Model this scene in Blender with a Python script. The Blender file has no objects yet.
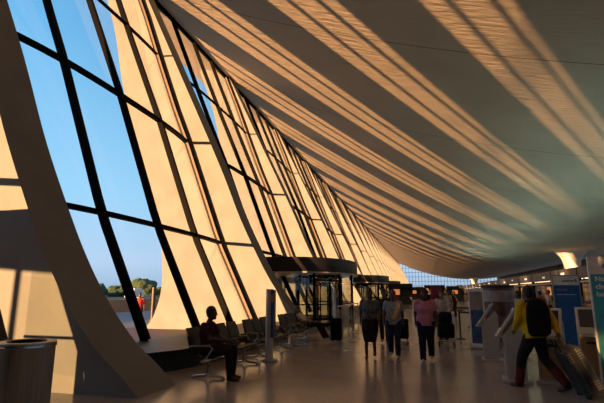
import bpy, bmesh, math, random
from mathutils import Vector, Matrix, noise
random.seed(7)
PI = math.pi
SC = bpy.context.scene
COL = SC.collection
V = Vector

# ------------------------------------------------------------------ materials
def mat(name, col, rough=0.6, metal=0.0, var=0.0, scale=8.0, bump=0.0, bscale=60.0, spec=None, coat=0.0, stretch=(1, 1, 1)):
    m = bpy.data.materials.new(name); m.use_nodes = True
    nt = m.node_tree; b = nt.nodes['Principled BSDF']
    b.inputs['Base Color'].default_value = (*col, 1)
    b.inputs['Roughness'].default_value = rough
    b.inputs['Metallic'].default_value = metal
    b.inputs['Specular IOR Level'].default_value = spec if spec is not None else (.12 if rough > .7 else .5)
    if coat: b.inputs['Coat Weight'].default_value = coat
    tc = nt.nodes.new('ShaderNodeTexCoord'); mp = nt.nodes.new('ShaderNodeMapping')
    mp.inputs['Scale'].default_value = stretch
    nt.links.new(tc.outputs['Object'], mp.inputs[0])
    if var:
        n = nt.nodes.new('ShaderNodeTexNoise'); n.inputs['Scale'].default_value = scale
        n.inputs['Detail'].default_value = 4
        r = nt.nodes.new('ShaderNodeValToRGB')
        r.color_ramp.elements[0].position = 0.3; r.color_ramp.elements[1].position = 0.7
        r.color_ramp.elements[0].color = (*[max(0, c * (1 - var)) for c in col], 1)
        r.color_ramp.elements[1].color = (*[min(1, c * (1 + var)) for c in col], 1)
        nt.links.new(mp.outputs[0], n.inputs[0]); nt.links.new(n.outputs[0], r.inputs[0])
        nt.links.new(r.outputs[0], b.inputs['Base Color'])
    if bump:
        n2 = nt.nodes.new('ShaderNodeTexNoise'); n2.inputs['Scale'].default_value = bscale
        n2.inputs['Detail'].default_value = 3
        bp = nt.nodes.new('ShaderNodeBump'); bp.inputs['Strength'].default_value = bump
        bp.inputs['Distance'].default_value = 0.02
        nt.links.new(mp.outputs[0], n2.inputs[0]); nt.links.new(n2.outputs[0], bp.inputs['Height'])
        nt.links.new(bp.outputs[0], b.inputs['Normal'])
    return m

def glassmat(name, tint=(0.9, 0.95, 0.95), refl=1.0):
    m = bpy.data.materials.new(name); m.use_nodes = True
    nt = m.node_tree; nt.nodes.remove(nt.nodes['Principled BSDF'])
    out = nt.nodes['Material Output']
    t = nt.nodes.new('ShaderNodeBsdfTransparent'); t.inputs[0].default_value = (*tint, 1)
    g = nt.nodes.new('ShaderNodeBsdfGlossy'); g.inputs['Roughness'].default_value = 0.0
    lw = nt.nodes.new('ShaderNodeLayerWeight'); pw = nt.nodes.new('ShaderNodeMath'); pw.operation = 'POWER'; pw.inputs[1].default_value = 5
    f = nt.nodes.new('ShaderNodeMath'); f.operation = 'MULTIPLY_ADD'; f.inputs[1].default_value = .93; f.inputs[2].default_value = .05
    nt.links.new(lw.outputs['Facing'], pw.inputs[0]); nt.links.new(pw.outputs[0], f.inputs[0])
    mx = nt.nodes.new('ShaderNodeMixShader'); mu = nt.nodes.new('ShaderNodeMath'); mu.operation = 'MULTIPLY'
    mu.inputs[1].default_value = refl
    nt.links.new(f.outputs[0], mu.inputs[0]); nt.links.new(mu.outputs[0], mx.inputs[0])
    nt.links.new(t.outputs[0], mx.inputs[1]); nt.links.new(g.outputs[0], mx.inputs[2])
    nt.links.new(mx.outputs[0], out.inputs[0])
    return m

def emis(name, col, s):
    m = bpy.data.materials.new(name); m.use_nodes = True
    b = m.node_tree.nodes['Principled BSDF']
    b.inputs['Base Color'].default_value = (*col, 1)
    b.inputs['Emission Color'].default_value = (*col, 1); b.inputs['Emission Strength'].default_value = s
    return m

M = {}
M['concrete'] = mat('pillar concrete', (0.205, 0.218, 0.222), 0.85, var=0.10, scale=0.9, bump=0.25, bscale=9)
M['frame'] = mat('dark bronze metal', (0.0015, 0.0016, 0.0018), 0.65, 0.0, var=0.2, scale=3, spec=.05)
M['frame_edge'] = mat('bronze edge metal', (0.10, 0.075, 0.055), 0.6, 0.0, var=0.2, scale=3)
M['black'] = mat('matte black', (0.012, 0.011, 0.011), 0.5, var=0.2)
M['blackfab'] = mat('black fabric', (0.007, 0.007, 0.008), 0.85, var=0.3, scale=20, bump=.3)
M['leather'] = mat('black vinyl', (0.006, 0.0055, 0.005), 0.5, var=0.2, scale=14, bump=.1)
M['chrome'] = mat('brushed chrome', (0.55, 0.55, 0.55), 0.25, 1.0, var=0.05)
M['steel'] = mat('brushed steel', (0.42, 0.42, 0.40), 0.38, 0.75, var=0.22, scale=5, stretch=(14, 14, .3))
M['grey_panel'] = mat('grey kiosk panel', (0.42, 0.41, 0.39), 0.45, var=0.06)
M['wood'] = mat('honey wood', (0.42, 0.22, 0.10), 0.45, var=0.25, scale=6, stretch=(1, 1, .15))
M['white'] = mat('white paint', (0.80, 0.78, 0.73), 0.5, var=0.04)
M['screen'] = mat('dark screen', (0.02, 0.03, 0.045), 0.12, var=0.2)
M['blue'] = mat('blue print', (0.014, 0.11, 0.34), 0.55, var=0.12, scale=3)
M['teal'] = mat('teal print', (0.06, 0.40, 0.44), 0.5, var=0.18, scale=1.5)
M['cream'] = mat('cream print', (0.80, 0.74, 0.62), 0.5, var=0.05)
M['yellow'] = mat('mustard jacket', (0.60, 0.37, 0.010), 0.75, var=0.12, scale=9, bump=.4, bscale=14)
M['maroon'] = mat('maroon cloth', (0.12, 0.018, 0.014), 0.85, var=0.2, scale=9, bump=.3)
M['darkcloth'] = mat('dark cloth', (0.02, 0.016, 0.016), 0.9, var=0.3, scale=9, bump=.3)
M['jeans'] = mat('blue denim', (0.025, 0.04, 0.085), 0.9, var=0.3, scale=12, bump=.3)
M['darkjeans'] = mat('dark denim', (0.014, 0.016, 0.03), 0.9, var=0.3, scale=12, bump=.3)
M['pink'] = mat('pink cotton', (0.50, 0.19, 0.25), 0.85, var=0.1, scale=9, bump=.3)
M['greyprint'] = mat('grey patterned cotton', (0.11, 0.11, 0.12), 0.85, var=0.9, scale=26)
M['bluegrey'] = mat('pale blue cotton', (0.27, 0.32, 0.37), 0.85, var=0.35, scale=22)
M['tan'] = mat('sunlit tan cloth', (0.75, 0.50, 0.24), 0.85, var=0.1)  # sunlight on the sash is put into this bright tan
M['creamcloth'] = mat('cream cloth', (0.50, 0.45, 0.38), 0.85, var=0.1)
M['skin_dark'] = mat('deep brown skin', (0.055, 0.024, 0.015), 0.55, var=0.1)
M['skin_mid'] = mat('brown skin', (0.11, 0.05, 0.03), 0.55, var=0.1)
M['skin_light'] = mat('light skin', (0.26, 0.14, 0.09), 0.55, var=0.1)
M['hair'] = mat('black hair', (0.010, 0.008, 0.007), 0.6, var=0.3, scale=30, bump=.4)
M['hair_brown'] = mat('brown hair', (0.06, 0.025, 0.012), 0.6, var=0.3, scale=30, bump=.4)
M['wine'] = mat('wine head wrap', (0.10, 0.012, 0.018), 0.8, var=0.3, scale=14, bump=.4)
M['shoe_w'] = mat('white shoe', (0.5, 0.47, 0.43), 0.6)
M['shoe_b'] = mat('brown shoe', (0.05, 0.03, 0.02), 0.6, var=.2)
M['case_grey'] = mat('grey ribbed shell', (0.035, 0.040, 0.042), 0.35, 0.1, var=0.1)
M['case_light'] = mat('muted print white', (0.30, 0.36, 0.44), 0.5)
M['brightprint'] = mat('bright print white', (0.9, 0.9, 0.88), 0.5)
M['case_rib'] = mat('grey rib', (0.12, 0.125, 0.125), 0.35)
M['red'] = mat('red cloth', (0.45, 0.03, 0.03), 0.7, var=.1)
M['rubber'] = mat('black rubber', (0.015, 0.015, 0.015), 0.7)
M['glass'] = glassmat('window glass', (0.92, 0.94, 0.93), 1.0)
M['clear'] = glassmat('clear glass', (0.76, 0.78, 0.74), 1.0)
M['tube'] = emis('fluorescent tube', (.66, 1.0, .88), 26.0)
M['tube_warm'] = emis('warm tube', (1.0, .62, .35), 2.5)
M['leaf'] = mat('tree leaves', (0.055, 0.085, 0.04), 0.9, var=0.4, scale=1.2, bump=.5, bscale=2)
M['bark'] = mat('bark', (0.08, 0.05, 0.03), 0.9, var=0.3)
M['asphalt'] = mat('grey pavement', (0.27, 0.28, 0.30), 0.9, var=0.12, scale=.4)
M['field'] = mat('far ground', (0.10, 0.11, 0.07), 0.95, var=0.3, scale=.02)
M['paving'] = mat('brown paving', (0.12, 0.065, 0.045), 0.7, var=0.25, scale=1.5)
M['parapet'] = mat('parapet concrete', (0.36, 0.30, 0.24), 0.9, var=0.12, scale=1)
M['drain'] = mat('white drain cone', (0.74, 0.70, 0.60), 0.6, var=0.06)
M['eye'] = mat('eye', (0.02, 0.012, 0.01), 0.2)
M['lamp_warm'] = emis('warm lit panel', (1.0, 0.33, 0.10), 0.55)
M['lamp_white'] = emis('lit white sign', (1.0, 0.92, 0.8), 0.45)
M['counter_dark'] = mat('dark counter laminate', (0.045, 0.042, 0.045), 0.45, var=.2)
M['pale_strip'] = mat('pale metal strip', (0.55, 0.52, 0.46), 0.4, 0.3)
M['poster_dark'] = mat('dark poster print', (0.13, 0.06, 0.055), 0.4, var=0.6, scale=5)
M['poster_blue'] = mat('navy poster print', (0.05, 0.09, 0.20), 0.4, var=0.5, scale=4)
M['poster_top'] = mat('pale poster print', (0.30, 0.25, 0.24), 0.4, var=0.3, scale=4)
M['ad'] = mat('blue advert print', (0.05, 0.10, 0.22), 0.3, var=.3, scale=5)
M['ad_o'] = mat('orange advert print', (0.55, 0.20, 0.08), 0.4, var=.2)
M['ad_red'] = mat('red advert print', (0.20, 0.03, 0.06), 0.4, var=.3, scale=5)

def ceiling_material():
    m = mat('ceiling concrete', (0.72, 0.60, 0.47), 0.9)
    nt = m.node_tree; L = nt.links; N = nt.nodes; b = N['Principled BSDF']
    b.inputs['Specular IOR Level'].default_value = 0.15
    g = N.new('ShaderNodeNewGeometry')
    # tone: broad soft variation
    n = N.new('ShaderNodeTexNoise'); n.inputs['Scale'].default_value = 0.25; n.inputs['Detail'].default_value = 5
    L.new(g.outputs['Position'], n.inputs['Vector'])
    r = N.new('ShaderNodeValToRGB'); r.color_ramp.elements[0].position = .35; r.color_ramp.elements[1].position = .68
    r.color_ramp.elements[0].color = (0.56, 0.485, 0.39, 1); r.color_ramp.elements[1].color = (0.64, 0.555, 0.445, 1)
    L.new(n.outputs[0], r.inputs[0])
    # thin cross joints every bay (12.2 m)
    sx = N.new('ShaderNodeSeparateXYZ'); L.new(g.outputs['Position'], sx.inputs[0])
    a = N.new('ShaderNodeMath'); a.operation = 'ADD'; a.inputs[1].default_value = -20.0 + 12.2 * 20
    L.new(sx.outputs['Y'], a.inputs[0])
    md = N.new('ShaderNodeMath'); md.operation = 'MODULO'; md.inputs[1].default_value = 12.2; L.new(a.outputs[0], md.inputs[0])
    lt = N.new('ShaderNodeMath'); lt.operation = 'LESS_THAN'; lt.inputs[1].default_value = 0.05; L.new(md.outputs[0], lt.inputs[0])
    mx = N.new('ShaderNodeMixRGB'); mx.inputs[2].default_value = (0.12, 0.10, 0.08, 1)
    L.new(lt.outputs[0], mx.inputs[0]); L.new(r.outputs[0], mx.inputs[1]); L.new(mx.outputs[0], b.inputs['Base Color'])
    # trowel ripples running across the hall
    mp = N.new('ShaderNodeMapping'); mp.inputs['Scale'].default_value = (0.55, 3.0, 0.5)
    L.new(g.outputs['Position'], mp.inputs[0])
    n2 = N.new('ShaderNodeTexNoise'); n2.inputs['Scale'].default_value = 1.6; n2.inputs['Detail'].default_value = 5; n2.inputs['Roughness'].default_value = .6
    L.new(mp.outputs[0], n2.inputs['Vector'])
    bp = N.new('ShaderNodeBump'); bp.inputs['Strength'].default_value = 1.0; bp.inputs['Distance'].default_value = 0.06
    L.new(n2.outputs[0], bp.inputs['Height']); L.new(bp.outputs[0], b.inputs['Normal'])
    return m
M['ceiling'] = ceiling_material()

def floor_material():
    m = mat('polished terrazzo', (0.12, 0.09, 0.07), 0.25)
    nt = m.node_tree; L = nt.links; N = nt.nodes; b = N['Principled BSDF']
    g = N.new('ShaderNodeNewGeometry')
    n = N.new('ShaderNodeTexNoise'); n.inputs['Scale'].default_value = 0.5; n.inputs['Detail'].default_value = 6
    L.new(g.outputs['Position'], n.inputs['Vector'])
    r = N.new('ShaderNodeValToRGB'); r.color_ramp.elements[0].position = .3; r.color_ramp.elements[1].position = .7
    r.color_ramp.elements[0].color = (0.30, 0.27, 0.24, 1); r.color_ramp.elements[1].color = (0.42, 0.38, 0.34, 1)
    L.new(n.outputs[0], r.inputs[0])
    v = N.new('ShaderNodeTexVoronoi'); v.inputs['Scale'].default_value = 60
    L.new(g.outputs['Position'], v.inputs['Vector'])
    mx = N.new('ShaderNodeMixRGB'); mx.blend_type = 'MULTIPLY'; mx.inputs[0].default_value = .35
    L.new(r.outputs[0], mx.inputs[1]); L.new(v.outputs['Color'], mx.inputs[2])
    L.new(mx.outputs[0], b.inputs['Base Color'])
    n3 = N.new('ShaderNodeTexNoise'); n3.inputs['Scale'].default_value = 2.2; n3.inputs['Detail'].default_value = 4
    L.new(g.outputs['Position'], n3.inputs['Vector'])
    mr = N.new('ShaderNodeMapRange'); mr.inputs['To Min'].default_value = .13; mr.inputs['To Max'].default_value = .27
    L.new(n3.outputs[0], mr.inputs[0]); L.new(mr.outputs[0], b.inputs['Roughness'])
    bp = N.new('ShaderNodeBump'); bp.inputs['Strength'].default_value = .05; bp.inputs['Distance'].default_value = .02
    L.new(n3.outputs[0], bp.inputs['Height']); L.new(bp.outputs[0], b.inputs['Normal'])
    return m
M['floor'] = floor_material()

# ------------------------------------------------------------------ mesh helpers
class MB:
    def __init__(s): s.v = []; s.f = []
    def add(s, vs, fs):
        o = len(s.v); s.v += [tuple(v) for v in vs]; s.f += [tuple(i + o for i in f) for f in fs]; return s
    def box(s, c, d, rot=None):
        x, y, z = d[0] / 2, d[1] / 2, d[2] / 2
        vs = [V((a * x, b * y, e * z)) for a in (-1, 1) for b in (-1, 1) for e in (-1, 1)]
        if rot: vs = [rot @ v for v in vs]
        c = V(c)
        return s.add([v + c for v in vs], [(0, 1, 3, 2), (4, 6, 7, 5), (0, 4, 5, 1), (2, 3, 7, 6), (0, 2, 6, 4), (1, 5, 7, 3)])
    def bb(s, a, b):
        return s.box([(a[i] + b[i]) / 2 for i in range(3)], [abs(b[i] - a[i]) for i in range(3)])
    def bar(s, a, b, w, d, up=(0, 1, 0)):       # rectangular bar: w along 'up', d across
        a = V(a); b = V(b); t = (b - a).normalized(); u = V(up); u = (u - t * u.dot(t)).normalized(); k = t.cross(u)
        r = [u * w / 2 * p + k * d / 2 * q for p, q in ((-1, -1), (1, -1), (1, 1), (-1, 1))]
        return s.add([a + x for x in r] + [b + x for x in r], [(3, 2, 1, 0), (4, 5, 6, 7), (0, 1, 5, 4), (1, 2, 6, 5), (2, 3, 7, 6), (3, 0, 4, 7)])
    def sweep(s, pts, w, d, up=(0, 1, 0)):      # continuous rectangular sweep through pts
        pts = [V(p) for p in pts]; rings = []
        for i, p in enumerate(pts):
            t = (pts[min(i + 1, len(pts) - 1)] - pts[max(i - 1, 0)]).normalized()
            u = V(up); u = (u - t * u.dot(t)).normalized(); k = t.cross(u)
            rings.append([p + u * w / 2 * a + k * d / 2 * b for a, b in ((-1, -1), (1, -1), (1, 1), (-1, 1))])
        return s.rings(rings)
    def rings(s, rings, cap=True):
        n = len(rings[0]); vs = [v for r in rings for v in r]; fs = []
        for i in range(len(rings) - 1):
            for j in range(n):
                k = (j + 1) % n; fs.append((i * n + j, i * n + k, (i + 1) * n + k, (i + 1) * n + j))
        if cap: fs.append(tuple(range(n))[::-1]); fs.append(tuple((len(rings) - 1) * n + j for j in range(n)))
        return s.add(vs, fs)
    def tube(s, pts, r, n=8):
        pts = [V(p) for p in pts]; R = r if isinstance(r, (list, tuple)) else [r] * len(pts); rings = []
        u0 = None
        for i, p in enumerate(pts):
            t = (pts[min(i + 1, len(pts) - 1)] - pts[max(i - 1, 0)]).normalized()
            if u0 is None: u0 = t.orthogonal().normalized()
            u0 = (u0 - t * u0.dot(t)).normalized(); k = t.cross(u0)
            rings.append([p + (u0 * math.cos(a) + k * math.sin(a)) * R[i] for a in [2 * PI * j / n for j in range(n)]])
        return s.rings(rings)
    def cyl(s, c, r, h, n=24, r2=None):
        c = V(c); return s.tube([c, c + V((0, 0, h))], [r, r if r2 is None else r2], n)
    def lathe(s, prof, c=(0, 0, 0), n=32):
        c = V(c); return s.rings([[c + V((r * math.cos(2 * PI * j / n), r * math.sin(2 * PI * j / n), z)) for j in range(n)] for r, z in prof])
    def prism(s, poly, y0, y1):                 # poly in XZ extruded in Y
        return s.rings([[V((x, y0, z)) for x, z in poly], [V((x, y1, z)) for x, z in poly]])
    def prismx(s, poly, x0, x1):                # poly in YZ extruded in X
        return s.rings([[V((x0, y, z)) for y, z in poly], [V((x1, y, z)) for y, z in poly]])
    def prismz(s, poly, z0, z1):
        return s.rings([[V((x, y, z0)) for x, y in poly], [V((x, y, z1)) for x, y in poly]])
    def ball(s, c, r, sc=(1, 1, 1), rot=None, seg=14, rg=9):
        c = V(c); vs = []; fs = []
        for i in range(rg + 1):
            th = PI * i / rg
            for j in range(seg):
                ph = 2 * PI * j / seg
                v = V((r * sc[0] * math.sin(th) * math.cos(ph), r * sc[1] * math.sin(th) * math.sin(ph), r * sc[2] * math.cos(th)))
                if rot: v = rot @ v
                vs.append(c + v)
        for i in range(rg):
            for j in range(seg):
                k = (j + 1) % seg; fs.append((i * seg + j, (i + 1) * seg + j, (i + 1) * seg + k, i * seg + k))
        return s.add(vs, fs)
    def cap(s, a, ra, b, rb, n=10):             # tapered capsule
        a = V(a); b = V(b); s.ball(a, ra, seg=n, rg=6); s.ball(b, rb, seg=n, rg=6)
        if (b - a).length > 1e-5: s.tube([a, b], [ra, rb], n)
        return s
    def chain(s, pts, rs):
        for i in range(len(pts) - 1): s.cap(pts[i], rs[i], pts[i + 1], rs[i + 1])
        return s
    def build(s, name, m, parent=None, smooth=False, bevel=0.0, loc=None, rz=0.0):
        me = bpy.data.meshes.new(name); me.from_pydata([tuple(v) for v in s.v], [], s.f)
        bm = bmesh.new(); bm.from_mesh(me)
        bmesh.ops.remove_doubles(bm, verts=bm.verts, dist=1e-6)
        bmesh.ops.recalc_face_normals(bm, faces=bm.faces); bm.to_mesh(me); bm.free()
        if m: me.materials.append(m)
        if smooth:
            for p in me.polygons: p.use_smooth = True
            if smooth != 'all':
                me.set_sharp_from_angle(angle=math.radians(40))
        o = bpy.data.objects.new(name, me); COL.objects.link(o)
        if parent: o.parent = parent
        if loc is not None: o.location = loc
        o.rotation_euler.z = rz
        if bevel:
            b = o.modifiers.new('bevel', 'BEVEL'); b.width = bevel; b.segments = 2; b.limit_method = 'ANGLE'; b.harden_normals = bool(smooth)
        return o

def tag(o, label=None, cat=None, group=None, kind=None):
    if label: o['label'] = label
    if cat: o['category'] = cat
    if group: o['group'] = group
    if kind: o['kind'] = kind
    return o
def empty(name, loc=(0, 0, 0), rz=0.0, label=None, cat=None, group=None, kind=None):
    o = bpy.data.objects.new(name, None); o.empty_display_size = .2; COL.objects.link(o)
    o.location = loc; o.rotation_euler = (0, 0, rz); return tag(o, label, cat, group, kind)
def copy_tree(o, parent=None):
    c = o.copy(); COL.objects.link(c); c.parent = parent
    for ch in list(o.children): copy_tree(ch, c)
    return c
def interp(tab, x):
    if x <= tab[0][0]:
        a, b = tab[0], tab[1]
    elif x >= tab[-1][0]:
        a, b = tab[-2], tab[-1]
    else:
        for a, b in zip(tab, tab[1:]):
            if a[0] <= x <= b[0]: break
    return a[1] + (b[1] - a[1]) * (x - a[0]) / (b[0] - a[0])

# ------------------------------------------------------------------ layout constants
BAY = 12.2; T = 1.1; Y0 = 6.65                # near face of pillar 0 ; pillar n spans Y0+n*BAY .. +T
NMIN, NMAX = -4, 22
YB, YE = -46.0, Y0 + NMAX * BAY + T + 2
def roofz(x): return 8.85 + .00574 * (x - 27) ** 2
XW, XE = -19.5, 40.0
INNER = [(0, -4.45), (.35, -4.85), (.65, -5.25), (1.0, -5.6), (1.4, -5.95), (2.1, -6.45), (3.0, -6.98), (4.9, -7.95), (7.0, -8.85), (9.0, -9.78), (12.6, -11.5), (17.3, -13.75), (19.6, -14.9)]
OUTER = [(0, -12.55), (.3, -12.3), (.6, -12.12), (1.4, -11.87), (2.1, -11.8), (3.1, -11.86), (4.3, -12.08), (6.5, -12.95), (9.8, -14.05), (12.6, -14.9), (15.5, -15.6), (17.6, -16.3), (19.6, -17.1)]
GX = [(0, -6.75), (.2, -6.86), (3.85, -8.66), (8.9, -10.6), (13.1, -12.4), (17.2, -14.1), (19.5, -15.0)]
def glassx(z, u):                             # u in -1..1 across the bay
    k = .45 if u > 0 else 1.0
    return interp(GX, z) - k * (0.30 * u * u + .45 * u ** 4) * min(1, max(.2, (17.5 - z) / 7)) + .04

# ------------------------------------------------------------------ room shell
fl = MB(); fl.bb((-6.9, YB, -.3), (XE, YE, 0))
tag(fl.build('floor', M['floor']), kind='structure')
N_ = 90
cm = MB()
bot = [(XW + (XE - XW) * i / N_, roofz(XW + (XE - XW) * i / N_)) for i in range(N_ + 1)]
cm.prism(bot + [(x, z + .35) for x, z in bot[::-1]], YB - 2, YE + 2)
tag(cm.build('ceiling', M['ceiling'], smooth=True), kind='structure')

# pillars
def pillar_mesh():
    zs = [z for z, _ in INNER]
    m = MB()
    def crv(tab):
        out = []
        for i in range(len(tab) - 1):
            p = [V((tab[max(0, min(len(tab) - 1, i + k))][1], tab[max(0, min(len(tab) - 1, i + k))][0])) for k in (-1, 0, 1, 2)]
            for q in range(5):
                t = q / 5
                # straight segment blended with local tangents (Hermite)
                d = (p[2] - p[1]).length
                m1 = (p[2] - p[0]); m1 = m1.normalized() * d if m1.length else m1
                m2 = (p[3] - p[1]); m2 = m2.normalized() * d if m2.length else m2
                v = p[1] * (2*t**3 - 3*t*t + 1) + m1 * (t**3 - 2*t*t + t) + p[2] * (-2*t**3 + 3*t*t) + m2 * (t**3 - t*t)
                out.append((v.x, v.y))
        out.append((tab[-1][1], tab[-1][0])); return out
    inn, ou = crv(INNER), crv(OUTER)
    assert len(inn) == len(ou)
    m.rings([[V((a[0], 0, a[1])), V((b[0], 0, b[1])), V((b[0], T, b[1])), V((a[0], T, a[1]))] for a, b in zip(inn, ou)]); return m
near_words = {-1: 'leaning concrete pillar just behind the viewpoint', 0: 'huge leaning concrete pillar filling the left edge, flared foot beside the steel bin',
 1: 'second leaning concrete pillar, standing behind the seated man', 2: 'third leaning concrete pillar, just past the first revolving door canopy',
 3: 'fourth leaning concrete pillar, between first and second door canopies', 4: 'fifth leaning concrete pillar, before the second door canopy',
 5: 'sixth leaning concrete pillar, past the second door canopy'}
base = None
for n in range(NMIN, NMAX + 1):
    if base is None:
        o = base = pillar_mesh().build('concrete_pillar', M['concrete'])
    else:
        o = base.copy(); COL.objects.link(o)
    o.location = (0, Y0 + n * BAY, 0)
    lab = near_words.get(n) or ('leaning concrete pillar at the camera end of the row' if n < 0 else 'leaning concrete pillar in the tight far end of the window row')
    tag(o, lab, 'pillar', 'leaning concrete pillars along the window wall')

# windows between pillars
def window(idx, ya, yb):
    root = empty('window_%d' % idx, (0, 0, 0), kind='structure')
    yc = (ya + yb) / 2; hw = (yb - ya) / 2
    ZS = [.42 + (19.2 - .42) * i / 24 for i in range(25)]
    def P(z, u, off=0): return V((glassx(z, u) + off, yc + u * hw, z))
    f = MB()
    for u, w in ((-.985, .13), (-.48, .15), (0, .15), (.48, .15), (.985, .13)):
        f.sweep([P(z, u) for z in ZS], w, .22)
    for z in (3.85, 8.8, 13.7):
        f.sweep([P(z, -1 + 2 * i / 16) for i in range(17)], .08 if z > 13 else .13, .14 if z > 13 else .2, up=(0, 0, 1))
    # head piece under the roof
    def ztop():
        z = 17.0
        for _ in range(30): z = roofz(glassx(z, 0)) - .06
        return z
    zt = ztop()
    f.sweep([P(zt, -1 + 2 * i / 16) for i in range(17)], .3, .22, up=(0, 0, 1))
    f.build('window_frame', M['frame'], root)
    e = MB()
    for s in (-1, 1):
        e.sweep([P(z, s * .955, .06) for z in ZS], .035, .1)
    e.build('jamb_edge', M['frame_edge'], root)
    g = MB(); nu = 12; vs = []; fs = []
    zz = [z for z in ZS if z < zt + .2]
    for z in zz:
        for j in range(nu + 1): vs.append(P(z, -1 + 2 * j / nu))
    for i in range(len(zz) - 1):
        for j in range(nu): a = i * (nu + 1) + j; fs.append((a, a + 1, a + nu + 2, a + nu + 1))
    g.add(vs, fs); g.build('glass', M['glass'], root, smooth='all')
    s_ = MB(); front = []
    for i in range(17):
        u = -1 + 2 * i / 16; front.append((-5.0 - 1.3 * u ** 6, yc + u * hw))
    poly = front + [(-7.2, yb), (-7.2, ya)]
    s_.prismz(poly, 0, .42)
    s_.build('window_sill', M['black'], root)
    return root
w0 = window(1, Y0 + T, Y0 + BAY)
for k, n in enumerate([i for i in range(NMIN, NMAX) if i != 0]):
    c = copy_tree(w0); c.name = 'window_%d' % (k + 2); c.location.y = n * BAY
    if n in (-2, -1, 1, 3, 5, 7):           # door bays have no sill bench
        for ch in list(c.children):
            if ch.name.startswith('window_sill'): bpy.data.objects.remove(ch)

# far end wall : glazed grid under the hanging roof
ew = empty('window_60', kind='structure')
f = MB(); g = MB()
x = -14.0
while x < XE:
    f.bar((x, YE, 0), (x, YE, roofz(x)), .16, .3, up=(1, 0, 0)); x += 1.8
for z in (2.6, 5.2, 7.8, 10.4, 13.0, 15.6):
    xr = XE if z < 8.8 else 27 - math.sqrt((z - 8.85) / .00574)
    f.bar((-15.5, YE, z), (xr, YE, z), .16, .2, up=(0, 0, 1))
f.build('window_frame', M['frame'], ew)
poly = [(-14.8, 0), (XE, 0)] + [(x, roofz(x)) for x in [XE - i * (XE + 14.8) / 30 for i in range(31)]]
g.add([(x, YE + .05, z) for x, z in poly], [tuple(range(len(poly)))])
g.build('glass', M['glass'], ew)
# right hand side: low wall, glazing above
w = MB(); w.bb((XE - .3, YB, 0), (XE, YE, 2.0)); w.bb((XE - .3, YB, 6.2), (XE, YE, roofz(XE))); tag(w.build('wall_right', M['counter_dark']), kind='structure')
rw = empty('window_61', kind='structure')
f = MB(); y = YB
while y < YE: f.bar((XE - .15, y, 2), (XE - .15, y, 6.2), .25, .3, up=(0, 1, 0)); y += 4.07
f.bar((XE - .15, YB, 4), (XE - .15, YE, 4), .2, .2, up=(0, 0, 1)); f.build('window_frame', M['frame'], rw)
g = MB(); g.add([(XE - .15, YB, 2), (XE - .15, YE, 2), (XE - .15, YE, 6.2), (XE - .15, YB, 6.2)], [(0, 1, 2, 3)]); g.build('glass', M['glass'], rw)
w = MB(); pts = [(-15.5, 0), (XE, 0)] + [(x, roofz(x)) for x in [XE - i * (XE + 15.5) / 30 for i in range(31)]]
w.prism(pts, YB - .3, YB); tag(w.build('wall_back', M['concrete']), kind='structure')

# roof drain funnels hanging at the low line of the roof
for k, (yy, lab) in enumerate(((92, 'nearer white flared roof drain funnel touching the ceiling behind the blue banner'), (262, 'far white roof drain funnel above the framed poster'))):
    d = MB(); zt = roofz(26)
    d.lathe([(1.35, 2.5), (1.35, 5.0), (1.35, 6.2), (1.5, 7.2), (1.8, 7.9), (2.4, 8.6), (2.8, zt + .1), (2.9, zt + .2)])
    o = d.build('roof_drain', M['drain'], smooth=True); o.location = (26, yy, 0)
    tag(o, lab, 'drain', 'white roof drain funnels')
    b = MB(); b.lathe([(1.5, 0), (1.5, 2.5), (1.4, 2.55)]); b.build('drain_base', M['counter_dark'], o, smooth=True)

# ------------------------------------------------------------------ outside
g = MB(); g.bb((-2500, -2500, -1.0), (-27, 2800, -.25)); g.bb((-27, YE + 30, -1.0), (2500, 2800, -.25))
tag(g.build('ground_far', M['field']), kind='structure')
g = MB(); g.bb((-27, YB - 40, -.8), (-13.5, YE + 30, -.15)); tag(g.build('ground_roadway', M['asphalt']), kind='structure')
g = MB(); g.bb((-13.5, YB - 5, -.6), (-6.9, YE + 3, 0)); tag(g.build('ground_terrace', M['paving']), kind='structure')
g = MB(); g.bb((-27.3, YB - 40, -.25), (-27, YE + 30, .95)); tag(g.build('wall_parapet', M['parapet']), kind='structure')

TL = ['low rounded tree in the distant treeline outside the nearest window'] * 4
def tree(x, y, h, w, lab, sd):
    rnd = random.Random(sd)
    root = empty('tree', (x, y, -.3), label=lab, cat='tree', group='trees on the far horizon outside')
    t = MB(); t.tube([(0, 0, 0), (.1, 0, h * .5), (0, .1, h * .8)], [.35, .25, .1], 7); t.build('trunk', M['bark'], root)
    c = MB()
    for i in range(14):
        a = rnd.uniform(0, 2 * PI); r = rnd.uniform(0, w * .38); z = h * rnd.uniform(.35, .85)
        s0 = len(c.v); rr = w * rnd.uniform(.2, .34)
        c.ball((r * math.cos(a), r * math.sin(a), z), rr, (1, 1, .7), seg=10, rg=7)
        for q in range(s0, len(c.v)):
            v = V(c.v[q]); nn = noise.noise(v * .6 + V((sd, 0, 0))); c.v[q] = tuple(v + V((nn, nn, nn * .8)) * rr * .35)
    c.build('crown', M['leaf'], root)
for i in range(14):
    ang = -.87 + i * .046
    d = (188, 206)[i % 2] + 4 * math.sin(i * 2.3)
    h = (3.2, 4.0, 3.5, 4.4, 3.8)[i % 5] + (2.6 if i == 6 else 0)
    tree(d * math.sin(ang), d * math.cos(ang), h, 9.0, TL[i % 4], i)
for i in range(12):
    tree(-64 + i * 19, YE + 140 + (22 if i % 2 else 0), 6 + 1.5 * math.sin(i * 1.3), 15, 'dark tree beyond the glazed far end wall', 50 + i)
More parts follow.
